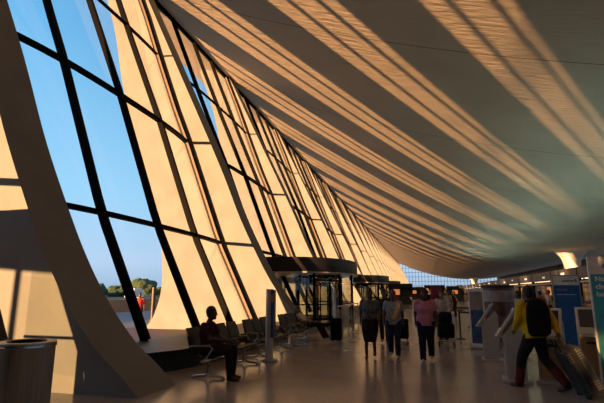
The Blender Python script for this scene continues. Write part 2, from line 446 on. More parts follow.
# distant truck, post and traveller outside
root = empty('box_truck', (-62, 88, -.25), .2, 'small white box truck parked beyond the parapet outside', 'truck')
b = MB(); b.bb((-1.1, -2, .8), (1.1, 2, 2.7)); b.build('cargo_box', M['white'], root, bevel=.05)
b = MB(); b.prismx([(2.05, .6), (3.6, .6), (3.6, 1.3), (3.1, 2.1), (2.05, 2.2)], -1.0, 1.0); b.build('cab', M['white'], root, bevel=.05)
for px in (-1, 1):
    for py in (-1.3, 2.8):
        b = MB(); b.tube([(px - .12, py, .42), (px + .12, py, .42)], .42, 16); b.build('wheel', M['rubber'], root)
root = empty('bollard_post', (-17.0, 26.3, -.15), 0, 'dark post standing on the roadway outside the nearest window', 'post')
b = MB(); b.cyl((0, 0, 0), .13, 2.1, 12); b.build('pole', M['black'], root); b = MB(); b.cyl((0, 0, 0), .28, .08, 16); b.build('base_plate', M['black'], root)

# ------------------------------------------------------------------ revolving door vestibules
def vestibule(yc, lab):
    root = empty('revolving_door', (0, yc, 0), 0, lab, 'door', 'revolving door vestibules along the window wall')
    # plan outline: starts at the glass, bulges into the hall (local y)
    out = []
    for i in range(21):
        t = -1 + 2 * i / 20
        out.append((-8.2 + 4.5 * (max(0, math.cos(t * PI / 2)) ** .62), 4.9 * math.sin(t * PI / 2)))
    outer = [(-8.2 - 4.2 * (max(0, math.cos(t * PI / 2)) ** .62), 4.9 * math.sin(t * PI / 2)) for t in [.9 - .1 * i for i in range(19)]]
    c = MB(); c.prismz(out + outer, 2.62, 3.32); c.build('canopy', M['black'], root, smooth=True, bevel=.03)
    c = MB(); c.prismz([(x + .04 if x > -8 else x, y * 1.01) for x, y in out], 2.56, 2.62); c.build('canopy_trim', M['pale_strip'], root)
    # glass screen under canopy
    ins = [(x - .25 if x > -8 else x, y * .95) for x, y in out]
    gl = MB()
    vs = [(x, y, .1) for x, y in ins] + [(x, y, 2.56) for x, y in ins]; n = len(ins)
    gl.add(vs, [(i, i + 1, n + i + 1, n + i) for i in range(n - 1)]); gl.build('glass_screen', M['clear'], root)
    for i in (1, 4, 7, 10, 13, 16, 19):
        p = MB(); x, y = ins[i]; p.bb((x - .05, y - .05, 0), (x + .05, y + .05, 2.58)); p.build('frame_post', M['frame'], root)
    r = MB(); r.sweep([(x, y, .08) for x, y in ins], .16, .08, up=(0, 0, 1)); r.sweep([(x, y, 1.05) for x, y in ins], .05, .06, up=(0, 0, 1)); r.build('bottom_rail', M['frame'], root)
    oi = [(x + .25, y * .95) for x, y in outer]; oi = [p for p in oi if abs(p[1]) > 1.2]
    for side in (1, -1):
        q = [p for p in oi if p[1] * side > 0]; n = len(q); gl = MB()
        gl.add([(x, y, .1) for x, y in q] + [(x, y, 2.56) for x, y in q], [(i, i + 1, n + i + 1, n + i) for i in range(n - 1)]); gl.build('outer_glass_screen', M['clear'], root)
        for x, y in q[::3]:
            p = MB(); p.bb((x - .05, y - .05, 0), (x + .05, y + .05, 2.6)); p.build('outer_frame_post', M['frame'], root)
    # revolving drum
    for s in (0.0,):
        d = MB(); cx = -5.9
        for a0 in (0, 180):
            vs = []
            for i in range(9):
                a = math.radians(a0 - 45 + 90 * i / 8 + 90); vs.append((cx + 1.25 * math.cos(a), s + 1.25 * math.sin(a)))
            k0 = len(vs); d.add([(x, y, 0.02) for x, y in vs] + [(x, y, 2.5) for x, y in vs], [(i, i + 1, k0 + i + 1, k0 + i) for i in range(k0 - 1)])
        d.build('drum_wall', M['clear'], root, smooth=True)
        fr = MB()
        for a in (45, 135, 225, 315):
            q = math.radians(a); fr.bb((cx + 1.25 * math.cos(q) - .05, s + 1.25 * math.sin(q) - .05, 0), (cx + 1.25 * math.cos(q) + .05, s + 1.25 * math.sin(q) + .05, 2.5))
        fr.lathe([(1.3, 2.4), (1.3, 2.58), (.1, 2.58)], (cx, s, 0)); fr.build('drum_frame', M['frame'], root)
        lf = MB(); lf.cyl((cx, s, 0), .05, 2.5, 10)
        for a in (20, 110, 200, 290):
            q = math.radians(a); e = V((cx + 1.15 * math.cos(q), s + 1.15 * math.sin(q), 0)); o = V((cx, s, 0))
            for z in (.15, 2.3): lf.bar(o + V((0, 0, z)), e + V((0, 0, z)), .12, .05, up=(0, 0, 1))
            lf.bar(e + V((0, 0, .1)), e + V((0, 0, 2.35)), .06, .05, up=(1, 0, 0))
        lf.build('door_leaf', M['frame'], root)
for n, lab in ((-2, 'added unseen door vestibule behind the viewpoint, a sun blocker'), (-1, 'revolving door vestibule beside the viewpoint, outside the left edge'), (1, 'nearest revolving door vestibule under a long dark curved canopy'), (3, 'second revolving door vestibule, behind the woman in the black skirt'),  # rearmost vestibule added out of view to shade the suitcase and teal banner
               (5, 'third dark canopied revolving door vestibule down the hall'), (7, 'fourth, farthest visible dark door canopy along the window wall')):
    vestibule(Y0 + n * BAY + T + 5.55 - (1.5 if n < 0 else 0), lab)

# ------------------------------------------------------------------ tandem seats
def tandem(loc, ns, lab, rz=0):
    root = empty('tandem_bench', loc, rz, lab, 'bench', 'rows of black airport seats by the windows')
    P_ = .62
    b = MB(); b.bar((0, -ns * P_ / 2, .36), (0, ns * P_ / 2, .36), .07, .05, up=(0, 0, 1)); b.build('beam', M['chrome'], root)
    for s in ((-1, 1) if ns < 5 else (-1, 0, 1)):
        l = MB(); y = s * (ns * P_ / 2 - P_ / 2)
        l.tube([(-.32, y, .03), (-.05, y, .06), (0, y, .2), (0, y, .36)], .025, 8); l.tube([(.32, y, .03), (.05, y, .06), (0, y, .2)], .025, 8)
        l.cyl((-.32, y, 0), .035, .03, 10); l.cyl((.32, y, 0), .035, .03, 10); l.build('leg', M['chrome'], root, smooth=True)
    for i in range(ns):
        y = (i - (ns - 1) / 2) * P_
        s = MB(); s.prism([(-.24, .41), (-.2, .37), (.2, .40), (.27, .44), (.27, .47), (.2, .47), (-.05, .44), (-.2, .46)], y - .27, y + .27)
        s.build('seat', M['leather'], root, smooth=True, bevel=.015)
        s = MB(); s.prism([(-.20, .43), (-.25, .43), (-.33, .70), (-.40, .95), (-.385, .96), (-.30, .80), (-.23, .60)], y - .27, y + .27)
        s.build('backrest', M['leather'], root, smooth=True, bevel=.012)
    for i in range(ns + 1):
        y = (i - ns / 2) * P_
        a = MB(); a.tube([(-.28, y, .62), (.16, y, .64), (.22, y, .60), (.10, y, .42), (0, y, .36)], .014, 8)
        a.bar((-.24, y, .645), (.18, y, .66), .045, .02, up=(0, 1, 0)); a.build('armrest', M['chrome'], root, smooth=True)
tandem((-4.16, 9.40, 0), 4, 'nearest black four seat bench, where the man sits')
tandem((-4.14, 12.2, 0), 4, 'second black bench, empty, behind the grey advert post')
tandem((-4.10, 15.0, 0), 4, 'third black bench from the camera, where a person reclines')

# advert posts
def adpost(loc, h, lab):
    root = empty('advert_post', loc, 0, lab, 'post', 'grey advert posts by the windows')
    b = MB(); b.cyl((-.02, 0, .06), .095, h - .06, 24); b.build('pole', M['pale_strip'], root, smooth=True)
    b = MB(); b.bb((.045, -.12, .55), (.125, .06, h - .02)); b.build('advert_panel', M['ad'], root, bevel=.01)
    b = MB(); b.bb((.05, -.126, h - .32), (.12, -.118, h - .12)); b.build('picture', M['ad_o'], root)
    b = MB(); b.lathe([(.19, 0), (.19, .03), (.12, .06), (.02, .07)]); b.build('base_plate', M['steel'], root, smooth=True)
adpost((-3.74, 10.92, 0), 1.72, 'grey round post with a blue and orange advert in front of benches')
adpost((-3.75, 19.6, 0), 1.75, 'plain grey post standing by the first revolving door')

# glass guard rail near the door
root = empty('glass_guard_rail', (-3.3, 19.6, 0), 0, 'waist high glass guard rail beside the first revolving door', 'railing')
for i in range(5):
    p = MB(); p.cyl((0, -2.4 + i * 1.5, 0), .025, 1.1, 8); p.build('rail_post', M['chrome'], root, smooth=True)
p = MB(); p.tube([(0, -2.4, 1.1), (0, 3.6, 1.1)], .025, 8); p.build('handrail', M['chrome'], root, smooth=True)
p = MB(); p.bb((-.008, -2.35, .12), (.008, 3.55, 1.0)); p.build('glass_panel', M['clear'], root)

# ------------------------------------------------------------------ waste bin
root = empty('waste_bin', (-5.22, 5.15, 0), 0, 'tall round brushed steel waste bin at the lower left corner', 'bin')
b = MB(); b.lathe([(.34, 0.0), (.35, .04), (.35, .93), (.36, .95), (.36, .99), (.35, 1.0), (.24, 1.0)], n=48); b.build('bin_body', M['steel'], root, smooth=True)
b = MB(); b.lathe([(.24, 1.0), (.235, 1.012), (.2, 1.0), (.18, .9), (.02, .88)], n=40); b.build('lid_opening', M['black'], root, smooth=True)
b = MB(); b.lathe([(.365, .94), (.365, .965)], n=48); b.build('rim_band', M['chrome'], root, smooth=True)

# ------------------------------------------------------------------ people
def ring(c, rx, ry, n=16, rot=None):
    out = []
    for j in range(n):
        a = 2 * PI * j / n; v = V((rx * math.cos(a), ry * math.sin(a), 0))
        if rot: v = rot @ v
        out.append(V(c) + v)
    return out
def fused(mb, name, m, root, vox=.012, smooth=4):
    o = mb.build(name, m, root, smooth='all')
    r = o.modifiers.new('fuse', 'REMESH'); r.mode = 'VOXEL'; r.voxel_size = vox; r.use_smooth_shade = True
    s = o.modifiers.new('soften', 'SMOOTH'); s.iterations = smooth; s.factor = .5
    return o

def person(loc, rz, lab, J, top, legs, hair, shoes, skin, hgt=1.70, vox=.011, name='person', bottom='trousers', longhair=False, width=1.0,
           sleeve='short', hem=None, fat=1.0, face_turn=0.0, cat='person', gaiter=None, extra=None, group=None, twist=0.0):
    """J: dict of joints in metres for a 1.70 m body facing local +Y."""
    root = empty(name, loc, rz, lab, cat, group); s = hgt / 1.70; root.scale = (s, s, s)
    if twist:
        J = dict(J); q_ = Matrix.Rotation(twist, 3, 'Z')
        for k_ in ('shR', 'shL', 'elR', 'elL', 'wrR', 'wrL'): J[k_] = q_ @ V(J[k_])
    pel, che, nk, hd = V(J['pelvis']), V(J['chest']), V(J['neck']), V(J['head'])
    up = (che - pel).normalized()
    fw = V((0, 1, 0)); sd = V((1, 0, 0))
    def R(t): # rotation taking z to t
        return V((0, 0, 1)).rotation_difference(t.normalized()).to_matrix()
    b = MB()
    # torso
    twm = Matrix.Rotation(twist, 3, 'Z')
    def torso(mb, g, low=-.06, high=True):
        rr = twm @ R(up)
        rg = [ring(pel + up * low, .15 * g * width, .11 * g * fat, rot=rr), ring(pel + up * .04, .165 * g * width, .12 * g * fat, rot=rr), ring(pel.lerp(che, .5), .14 * g * width, .105 * g * fat, rot=rr),
              ring(che, .165 * g * width, .115 * g * fat, rot=rr), ring(che + up * .11, .16 * g * width, .095 * g, rot=rr), ring(che.lerp(nk, .85), .075 * g, .07 * g, rot=rr)]
        mb.rings(rg)
    torso(b, 1.0)
    b.cap(nk - V((0, 0, .03)), .055, hd - V((0, 0, .06)), .05)
    hr = Matrix.Rotation(face_turn, 3, 'Z')
    b.ball(hd + V((0, 0, .02)), .098, (.80, .98, 1.12), rot=hr, seg=18, rg=12)
    b.ball(hd + hr @ V((0, .03, -.05)), .066, (.86, .95, 1.0), rot=hr)          # jaw
    b.ball(hd + hr @ V((0, .068, -.092)), .024)                                 # chin
    b.cap(hd + hr @ V((0, .088, .02)), .010, hd + hr @ V((0, .112, -.022)), .014)  # nose
    b.cap(hd + hr @ V((-.02, .092, -.055)), .009, hd + hr @ V((.02, .092, -.055)), .009)  # lips
    for q in (-1, 1):
        b.ball(hd + hr @ V((q * .082, -.005, -.005)), .028, (.35, .7, 1.1), rot=hr)
        b.cap(hd + hr @ V((q * .015, .084, .034)), .010, hd + hr @ V((q * .05, .072, .036)), .009)  # brow
    tp = MB(); lg = MB(); lg2 = MB(); torso(tp, 1.10, low=-.10)
    tp.rings([ring(pel + up * -.12, .185 * width, .135 * fat, rot=R(up)), ring(pel + up * .1, .165 * width, .125 * fat, rot=R(up))])
    for q, k in ((-1, 'L'), (1, 'R')):
        sh, el, wr = V(J['sh' + k]), V(J['el' + k]), V(J['wr' + k])
        fa = fat ** .8
        b.chain([che + up * .1, sh, el, wr], [.06, .052 * fa, .042 * fa, .027])
        hdir = (wr - el).normalized()
        hdir = (hdir + V(J.get('hd' + k, (0, 0, 0)))).normalized()
        side = hdir.cross(V((1, 0, 0)) if abs(hdir.x) < .8 else V((0, 0, 1))).normalized()
        pm = wr + hdir * .055
        b.cap(wr, .026, pm, .03); b.cap(pm - side * .018, .019, pm + side * .018, .019)
        nrm = hdir.cross(side)
        curl = nrm * q * .55
        for fi, (o_, ln) in enumerate(((-.030, .062), (-.010, .075), (.010, .070), (.029, .055))):
            p0 = pm + side * o_ + hdir * .02; p1 = p0 + (hdir + curl * .3).normalized() * ln * .5; p2 = p1 + (hdir + curl).normalized() * ln * .5
            b.chain([p0, p1, p2], [.0095, .0088, .0075])
        p0 = wr + hdir * .025 - side * .025; p1 = p0 + (hdir * .6 - side + curl * .5).normalized() * .035; p2 = p1 + (hdir - side * .2 + curl * .5).normalized() * .028
        b.chain([p0, p1, p2], [.013, .011, .009])
        g = 1.28
        if sleeve == 'short': tp.chain([che + up * .09, sh - V((0, 0, .012)), sh.lerp(el, .62)], [.075, .066 * fa, .062 * fa])
        else: tp.chain([che + up * .09, sh, el, el.lerp(wr, .93)], [.08, .072 * fa, .060 * fa, .046])
        hp, kn, an = V(J['hip' + k]), V(J['kn' + k]), V(J['an' + k])
        b.chain([hp, kn, an], [.085, .055, .038])
        fd = V(J.get('ft' + k, (0, .19, 0)))
        b.cap(an - V((0, 0, .03)), .036, an + fd * .6 - V((0, 0, .045)), .03)
        if bottom == 'trousers':
            lg.chain([hp, kn, an - (kn - an) * .02], [.108 * fat, .073 * fat ** .8, .062 * fat ** .6])
            lg.ball(pel - V((0, 0, .02)), .13, (1.2 * width, .95 * fat, .9))
        elif bottom == 'skirt':
            pass
        sh_ = MB(); heel = an - fd.normalized() * .035 + V((0, 0, -.05)); toe = an + fd * .78 + V((0, 0, -.055 + fd.z * .1))
        sh_.cap(heel, .040, toe, .034); sh_.cap(an + V((0, 0, -.02)), .044, heel.lerp(toe, .4), .043)
        fused(sh_, 'shoe', shoes, root, .009, 2)
        if gaiter:
            ga = MB(); ga.chain([kn.lerp(an, .12), an + (kn - an) * .03], [.080, .074]); fused(ga, 'gaiter', gaiter, root, .011, 2)
        es = MB(); es.ball(hd + hr @ V((q * .032, .082, .016)), .012); es.build('eye', M['eye'], root, smooth='all')
    if bottom == 'skirt':
        kl, kr = V(J['knL']), V(J['knR']); mid = (kl + kr) / 2
        lg.rings([ring(pel + V((0, 0, .06)), .16 * width, .12 * fat), ring(pel - V((0, 0, .08)), .19 * width, .14 * fat), ring(pel.lerp(mid, .6), .185 * width, .145), ring(mid - V((0, 0, .10)), .155, .15)])
    fused(b, 'body', skin, root, vox)
    fused(tp, 'jacket' if sleeve == 'long' else 'shirt', top, root, .012)
    fused(lg, bottom, legs, root, .012)
    h = MB()
    h.ball(hd + hr @ V((0, -.018, .045)), .104, (.86, 1.0, 1.03), rot=hr, seg=18, rg=12)
    if longhair:
        h.chain([hd + hr @ V((0, -.05, .02)), hd + hr @ V((0, -.07, -.10)), hd + hr @ V((0, -.06, -.20))], [.085, .075, .05])
    else:
        h.ball(hd + hr @ V((0, -.045, -.01)), .078, (1, .8, 1), rot=hr)
    fused(h, 'hair', hair, root, .01, 3)
    if extra: extra(root, J, up, che, pel)
    return root

def walk(st=.32, lead='R', arm=.22, lean=.03, bend=.12):
    sgn = 1 if lead == 'R' else -1
    def leg(x, fwd):
        an = V((x, fwd, .085 + (0 if fwd > 0 else .05))); hp = V((x * .95, 0, .90)); kn = hp.lerp(an, .5) + V((0, .05 if fwd > 0 else .09, 0)); return hp, kn, an
    hR, kR, aR = leg(.095, st * .5 * sgn); hL, kL, aL = leg(-.095, -st * .5 * sgn)
    def arm_(x, f): return V((x * 1.25, f * .35 - .02, 1.13)), V((x * 1.3, f + .05, .89))
    eR, wR = arm_(.19, -arm * sgn); eL, wL = arm_(-.19, arm * sgn)
    return dict(pelvis=(0, 0, .96), chest=(0, lean, 1.24), neck=(0, lean + .01, 1.45), head=(0, lean + .035, 1.585),
        shR=(.175, lean, 1.385), shL=(-.175, lean, 1.385), elR=eR, wrR=wR, elL=eL, wrL=wL,
        hipR=hR, knR=kR, anR=aR, hipL=hL, knL=kL, anL=aL)

# three women walking towards the camera (they face local +Y, turned to face -Y)
J = walk(.25, 'R', .10)
person((-1.42, 12.1, 0), PI + .05, 'person in grey patterned top and knee length black skirt, leftmost of the three walkers', J, M['greyprint'], M['darkcloth'], M['hair_brown'], M['shoe_b'], M['skin_mid'], 1.72, bottom='skirt', width=1.15, fat=1.15, group='people walking towards the camera')
J = walk(.24, 'L', .08)
def sash(root, J, up, che, pel):
    m = MB(); m.sweep([(-.13, .05, 1.43), (-.14, .155, 1.28), (-.06, .17, 1.08), (.0, .165, .98)], .10, .03, up=(1, 0, 0)); m.build('scarf', M['tan'], root, smooth=True, bevel=.01)
person((-.84, 12.45, 0), PI, 'person in pale blue top, blue jeans and white shoes with a sunlit tan scarf, middle walker', J, M['bluegrey'], M['jeans'], M['hair_brown'], M['shoe_w'], M['skin_mid'], 1.68, width=1.2, fat=1.2, group='people walking towards the camera', extra=sash)
J = walk(.26, 'R', .12)
person((-.02, 11.95, 0), PI - .05, 'person in pink top, dark jeans and wine head wrap, rightmost of three walkers', J, M['pink'], M['darkjeans'], M['wine'], M['shoe_w'], M['skin_dark'], 1.72, width=1.28, fat=1.35, group='people walking towards the camera')
# further people
J = walk(.2, 'L', .05)
person((-1.35, 15.6, 0), PI, 'person in dark clothes walking behind, between grey top and blue jeans', J, M['darkcloth'], M['darkcloth'], M['hair'], M['shoe_b'], M['skin_mid'], 1.72, vox=.014)
J = walk(.2, 'R', .02)
J['wrR'] = (.16, .36, 1.02); J['wrL'] = (-.16, .36, 1.02); J['elR'] = (.23, .1, 1.12); J['elL'] = (-.23, .1, 1.12)
person((.52, 15.9, 0), PI, 'person in cream top pushing a black luggage cart behind the pink top', J, M['creamcloth'], M['darkcloth'], M['hair'], M['shoe_b'], M['skin_light'], 1.68, vox=.014, sleeve='long')

# luggage cart pushed by that person
root = empty('luggage_cart', (.56, 15.22, 0), PI, 'black luggage cart loaded with dark bags behind the pink top', 'cart')
b = MB(); b.tube([(-.25, -.1, .25), (-.25, .5, .22), (.25, .5, .22), (.25, -.1, .25), (-.25, -.1, .25)], .02); b.tube([(-.25, -.1, .25), (-.22, -.18, 1.0), (.22, -.18, 1.0), (.25, -.1, .25)], .018); b.build('cart_frame', M['chrome'], root, smooth=True)
for px in (-.22, .22):
    for py in (-.08, .45):
        b = MB(); b.tube([(px - .02, py, .09), (px + .02, py, .09)], .09, 14); b.build('wheel', M['rubber'], root)
o = MB(); o.bb((.31, 14.72, .28), (.81, 15.32, .72)); o = o.build('duffel_bag', M['blackfab'], bevel=.08); tag(o, 'large black duffel bag lying lowest on the luggage cart', 'bag')
o = MB(); o.bb((.36, 14.78, .73), (.76, 15.27, 1.05)); o = o.build('travel_bag', M['blackfab'], bevel=.09); tag(o, 'smaller black bag stacked on top of the luggage cart', 'bag')

o = MB(); o.bb((-.98, 16.6, .05), (-.62, 16.85, .72)); o = o.build('rolling_suitcase', M['blackfab'], bevel=.05); tag(o, 'small black suitcase standing on the floor between the middle walker and the pink top', 'suitcase')
h = MB(); h.tube([(-.92, 16.8, .72), (-.92, 16.8, 1.0), (-.68, 16.8, 1.0), (-.68, 16.8, .72)], .011); h.build('pull_handle', M['chrome'], o)
for px in (-.92, -.68):
    h = MB(); h.tube([(px - .02, 16.75, .05), (px + .02, 16.75, .05)], .05, 12); h.build('wheel', M['rubber'], o)

# man in mustard jacket striding left, seen from behind
J = walk(.62, 'L', .16, lean=.03)
J['anL'] = (-.10, .30, .085); J['knL'] = (-.10, .22, .50); J['anR'] = (.10, -.40, .13); J['knR'] = (.10, -.06, .50)
J['ftR'] = (0, .17, -.06)
J['elR'] = (.27, -.12, 1.14); J['wrR'] = (.25, -.34, .95); J['elL'] = (-.26, .0, 1.13); J['wrL'] = (-.28, .18, .96)
MANR = math.radians(48); TW = math.radians(-42)
person((1.84, 9.05, 0), MANR, 'person in mustard yellow jacket striding past the kiosks in black and maroon trousers', J, M['yellow'], M['darkcloth'], M['hair'], M['shoe_b'], M['skin_mid'], 1.74, vox=.008, sleeve='long', width=1.25, fat=1.2, gaiter=M['maroon'], face_turn=-.1, twist=TW)
# backpack on his back
bp = empty('backpack', (1.84, 9.05, 0), MANR + TW, 'bulky black backpack on the mustard jacket', 'backpack')
b = MB()
for z0, z1, d, w_ in ((.93, 1.46, .22, .36),):
    b.rings([ring((0, -.25, .90), .15, .08), ring((0, -.29, .96), .215, .13), ring((0, -.30, 1.15), .235, .15), ring((0, -.29, 1.38), .22, .14), ring((0, -.26, 1.50), .16, .10), ring((0, -.23, 1.545), .07, .05)])
b.build('bag_body', M['blackfab'], bp, smooth='all'); bp.scale = (.86, .86, 1.0)
b = MB(); b.rings([ring((0, -.41, .98), .12, .03), ring((0, -.42, 1.04), .16, .06), ring((0, -.42, 1.20), .16, .06), ring((0, -.41, 1.28), .10, .02)]); b.build('front_pocket', M['blackfab'], bp, smooth='all')
for q in (-1, 1):
    b = MB(); b.sweep([(q * .11, -.20, 1.46), (q * .125, -.06, 1.50), (q * .13, .09, 1.44), (q * .15, .16, 1.28), (q * .19, .08, 1.10), (q * .16, -.16, 1.0)], .05, .015, up=(1, 0, 0)); b.build('shoulder_strap', M['blackfab'], bp, smooth=True)

# seated man
J = dict(pelvis=(0, -.12, .52), chest=(0, -.16, .84), neck=(0, -.13, 1.06), head=(0, -.07, 1.20), shR=(.18, -.14, .99), shL=(-.18, -.14, .99),
    elR=(.22, .02, .74), wrR=(.08, .24, .70), elL=(-.22, .02, .74), wrL=(-.06, .26, .70), hipR=(.10, -.06, .52), hipL=(-.10, -.06, .52),
    knR=(.13, .36, .54), knL=(-.13, .36, .54), anR=(.12, .40, .085), anL=(-.12, .34, .085))
person((-4.06, 8.47, 0), -PI / 2, 'person in dark red shirt seated in profile on the nearest bench', J, mat('dark red cotton', (0.055, 0.012, 0.012), .9, var=.2), M['darkcloth'], M['hair'], M['shoe_b'], M['skin_dark'], 1.74, vox=.009, fat=1.1, face_turn=.15)
# reclining person
J = dict(pelvis=(0, -.02, .52), chest=(.0, -.26, .72), neck=(0, -.36, .90), head=(0, -.36, 1.03), shR=(.18, -.30, .84), shL=(-.18, -.30, .84),
    elR=(.22, -.08, .66), wrR=(.06, .12, .66), elL=(-.22, -.08, .66), wrL=(-.06, .12, .66), hipR=(.09, .02, .53), hipL=(-.09, .02, .53),
    knR=(.10, .46, .56), knL=(-.10, .46, .56), anR=(.10, .72, .14), anL=(-.10, .75, .14))
person((-4.08, 15.9, 0), -PI / 2 - .25, 'person in white top slouching on the third bench', J, M['creamcloth'], M['darkcloth'], M['hair_brown'], M['shoe_w'], M['skin_light'], 1.7, vox=.014)
# black bags in front of third bench
o = MB(); o.bb((-3.16, 15.45, .05), (-2.79, 15.75, .78)); o = o.build('rolling_suitcase', M['blackfab'], bevel=.05); tag(o, 'black upright suitcase standing at the end of the third bench', 'suitcase')
h = MB(); h.tube([(-3.09, 15.68, .78), (-3.09, 15.68, 1.02), (-2.87, 15.68, 1.02), (-2.87, 15.68, .78)], .011); h.build('pull_handle', M['chrome'], o)
for px in (-3.09, -2.87):
    h = MB(); h.tube([(px - .02, 15.65, .05), (px + .02, 15.65, .05)], .05, 12); h.build('wheel', M['rubber'], o)
# traveller outside
J = walk(.2, 'R', .05)
person((-14.8, 21.6, -.15), -2.6, 'person in red top standing on the roadway outside the nearest window', J, M['red'], M['darkcloth'], M['hair'], M['shoe_b'], M['skin_mid'], 1.75, vox=.018)
# people at the far counters
rnd = random.Random(3)
QL = ['person in a pale shirt queueing at the ticket counters', 'person in dark clothes queueing at the ticket counters', 'person in an orange brown top near the ticket counters']
for i, (px, py, r, ti) in enumerate(((3.4, 19.0, 2.7, 0), (5.4, 24.5, .4, 2), (4.5, 30.0, 3.0, 1), (6.5, 27.5, 1.2, 0), (2.0, 34.0, 2.0, 1), (-1.9, 30.0, 3.1, 2), (0.2, 38.0, 3.0, 1), (1.2, 27.5, 3.2, 0), (-2.6, 40.0, .2, 1), (5.5, 40.0, 1.8, 0))):
    J = walk(.15, 'R' if i % 2 else 'L', .06)
    tt = [M['creamcloth'], M['darkcloth'], mat('rust top', (.35, .12, .05), .85, var=.1)][ti]
    person((px, py, 0), r, QL[ti], J, tt, M['darkcloth'], M['hair'], M['shoe_b'], M['skin_light' if i % 2 else 'skin_mid'], 1.68 + .02 * (i % 4), vox=.022, group='people near the ticket counters')

# ------------------------------------------------------------------ tilted suitcase pulled by the man
root = empty('ribbed_suitcase', (2.50, 8.60, 0.06), math.radians(6), 'grey ribbed hard suitcase with black middle band tilted behind the mustard jacket', 'suitcase')
tl = Matrix.Rotation(math.radians(-25), 3, 'Y')
def tr(mb): mb.v = [tuple(tl @ V(v)) for v in mb.v]; return mb
for q in (-1, 1):
    b = MB(); b.bb((q * .03, -.22, .03), (q * .15, .22, .76)); tr(b).build('case_shell', M['case_grey'], root, bevel=.035, smooth=True)
    for i in range(4):
        b = MB(); b.bb((q * .05, -.226, .58 + i * .04), (q * .13, .226, .592 + i * .04)); tr(b).build('rib', M['case_rib'], root)
        b = MB(); b.bb((q * .05, -.226, .08 + i * .04), (q * .13, .226, .092 + i * .04)); tr(b).build('rib', M['case_rib'], root)
b = MB(); b.bb((-.045, -.215, .035), (.045, .215, .755)); tr(b).build('middle_band', M['black'], root)
b = MB(); b.tube([(-.12, -.10, .74), (-.12, -.10, .95), (-.12, .10, .95), (-.12, .10, .74)], .012); tr(b).build('pull_handle', M['black'], root, smooth=True)
for px in (-.12, .12):
    for py in (-.17, .17):
        b = MB(); b.tube([(px, py - .02, 0.02), (px, py + .02, 0.02)], .04, 14); tr(b).build('wheel', M['rubber'], root)

# ------------------------------------------------------------------ check in kiosks
def kiosk(loc, rz, lab, front='grey_panel'):
    """front (screen side) faces local -X"""
    root = empty('check_in_kiosk', loc, rz, lab, 'kiosk', 'self service check in kiosks')
    b = MB(); b.prism([(-.17, .05), (.17, .05), (.17, 1.02), (.10, 1.12), (-.17, .84)], -.23, .23); b.build('cabinet', M['grey_panel'], root, bevel=.012)
    b = MB(); b.box((-.183, 0, .44), (.02, .40, .70)); b.build('front_panel', M[front], root, bevel=.004)
    d = V((.34, 0, .50)).normalized(); n = V((-d.z, 0, d.x)); c = V((-.075, 0, 1.07)) + n * .035
    rot = Matrix(((d.x, 0, n.x), (0, 1, 0), (d.z, 0, n.z)))
    b = MB(); b.box(c, (.60, .46, .055), rot); b.build('screen_bezel', M['pale_strip'], root, bevel=.012)
    b = MB(); b.box(c + n * .03 + d * .04, (.40, .36, .008), rot); b.build('screen', M['screen'], root)
    b = MB(); b.prism([(-.33, .80), (-.16, .80), (-.16, .86), (-.33, .83)], -.2, .2); b.build('shelf', M['pale_strip'], root, bevel=.005)
    b = MB(); b.box((-.195, -.02, .68), (.02, .24, .05)); b.build('ticket_slot', M['black'], root)
    b = MB(); b.box((0, 0, .025), (.50, .56, .05)); b.build('plinth', M['pale_strip'], root, bevel=.008)
kiosk((1.52, 12.45, 0), -.12, 'farther grey check-in kiosk, side on, in front of the dark round poster')
kiosk((1.60, 9.75, 0), -.12, 'grey check-in kiosk side on, just left of the mustard jacket')
kiosk((2.24, 9.75, 0), PI / 2 - .35, 'check-in kiosk with wooden front half hidden by the mustard jacket', 'wood')
kiosk((3.14, 10.45, 0), PI / 2 - .25, 'check-in kiosk with wooden front between the blue and teal banners', 'wood')
kiosk((1.75, 13.9, 0), -.12, 'farthest grey check-in kiosk, mostly hidden by the next one')

# ------------------------------------------------------------------ banners
def text(s, size, m, parent, loc, rot=(PI / 2, 0, 0), name='lettering', ext=.002, bold=0.0):
    c = bpy.data.curves.new(name, 'FONT'); c.body = s; c.size = size; c.extrude = ext; c.offset = bold; c.space_line = 1.1
    t = bpy.data.objects.new(name, c); COL.objects.link(t)
    me = bpy.data.meshes.new_from_object(t.evaluated_get(bpy.context.evaluated_depsgraph_get())); bpy.data.objects.remove(t)
    me.materials.clear(); me.materials.append(m)
    o = bpy.data.objects.new(name, me); COL.objects.link(o); o.parent = parent; o.location = loc; o.rotation_euler = rot; return o
# blue
root = empty('blue_banner', (3.02, 11.3, 0), -.06, 'tall dark blue floor banner with pale header between kiosks', 'banner')
b = MB(); b.bb((-.25, -.02, .06), (.25, .02, 1.80)); b.build('print_panel', M['blue'], root)
b = MB(); b.bb((-.25, -.021, 1.80), (.25, .021, 2.0)); b.build('header_panel', M['white'], root)
b = MB(); b.bb((-.275, -.028, 0.03), (-.25, .028, 2.02)); b.bb((.25, -.028, .03), (.275, .028, 2.02)); b.bb((-.25, -.028, 2.0), (.25, .028, 2.02)); b.build('banner_frame', M['steel'], root)
b = MB(); b.bb((-.30, -.2, 0), (.30, .2, .05)); b.build('foot_plate', M['steel'], root, bevel=.01)
text('American', .06, M['jeans'], root, (-.07, -.026, 1.875), bold=.001)
b = MB(); b.prism([(.19, 1.86), (.22, 1.86), (.195, 1.93), (.17, 1.93)], -.028, -.022); b.build('emblem', M['blue'], root)
text('Priority', .07, M['case_light'], root, (-.20, -.026, 1.68))
b = MB(); b.bb((-.20, -.024, 1.59), (.17, -.0205, 1.60)); b.build('rule_line', M['white'], root)
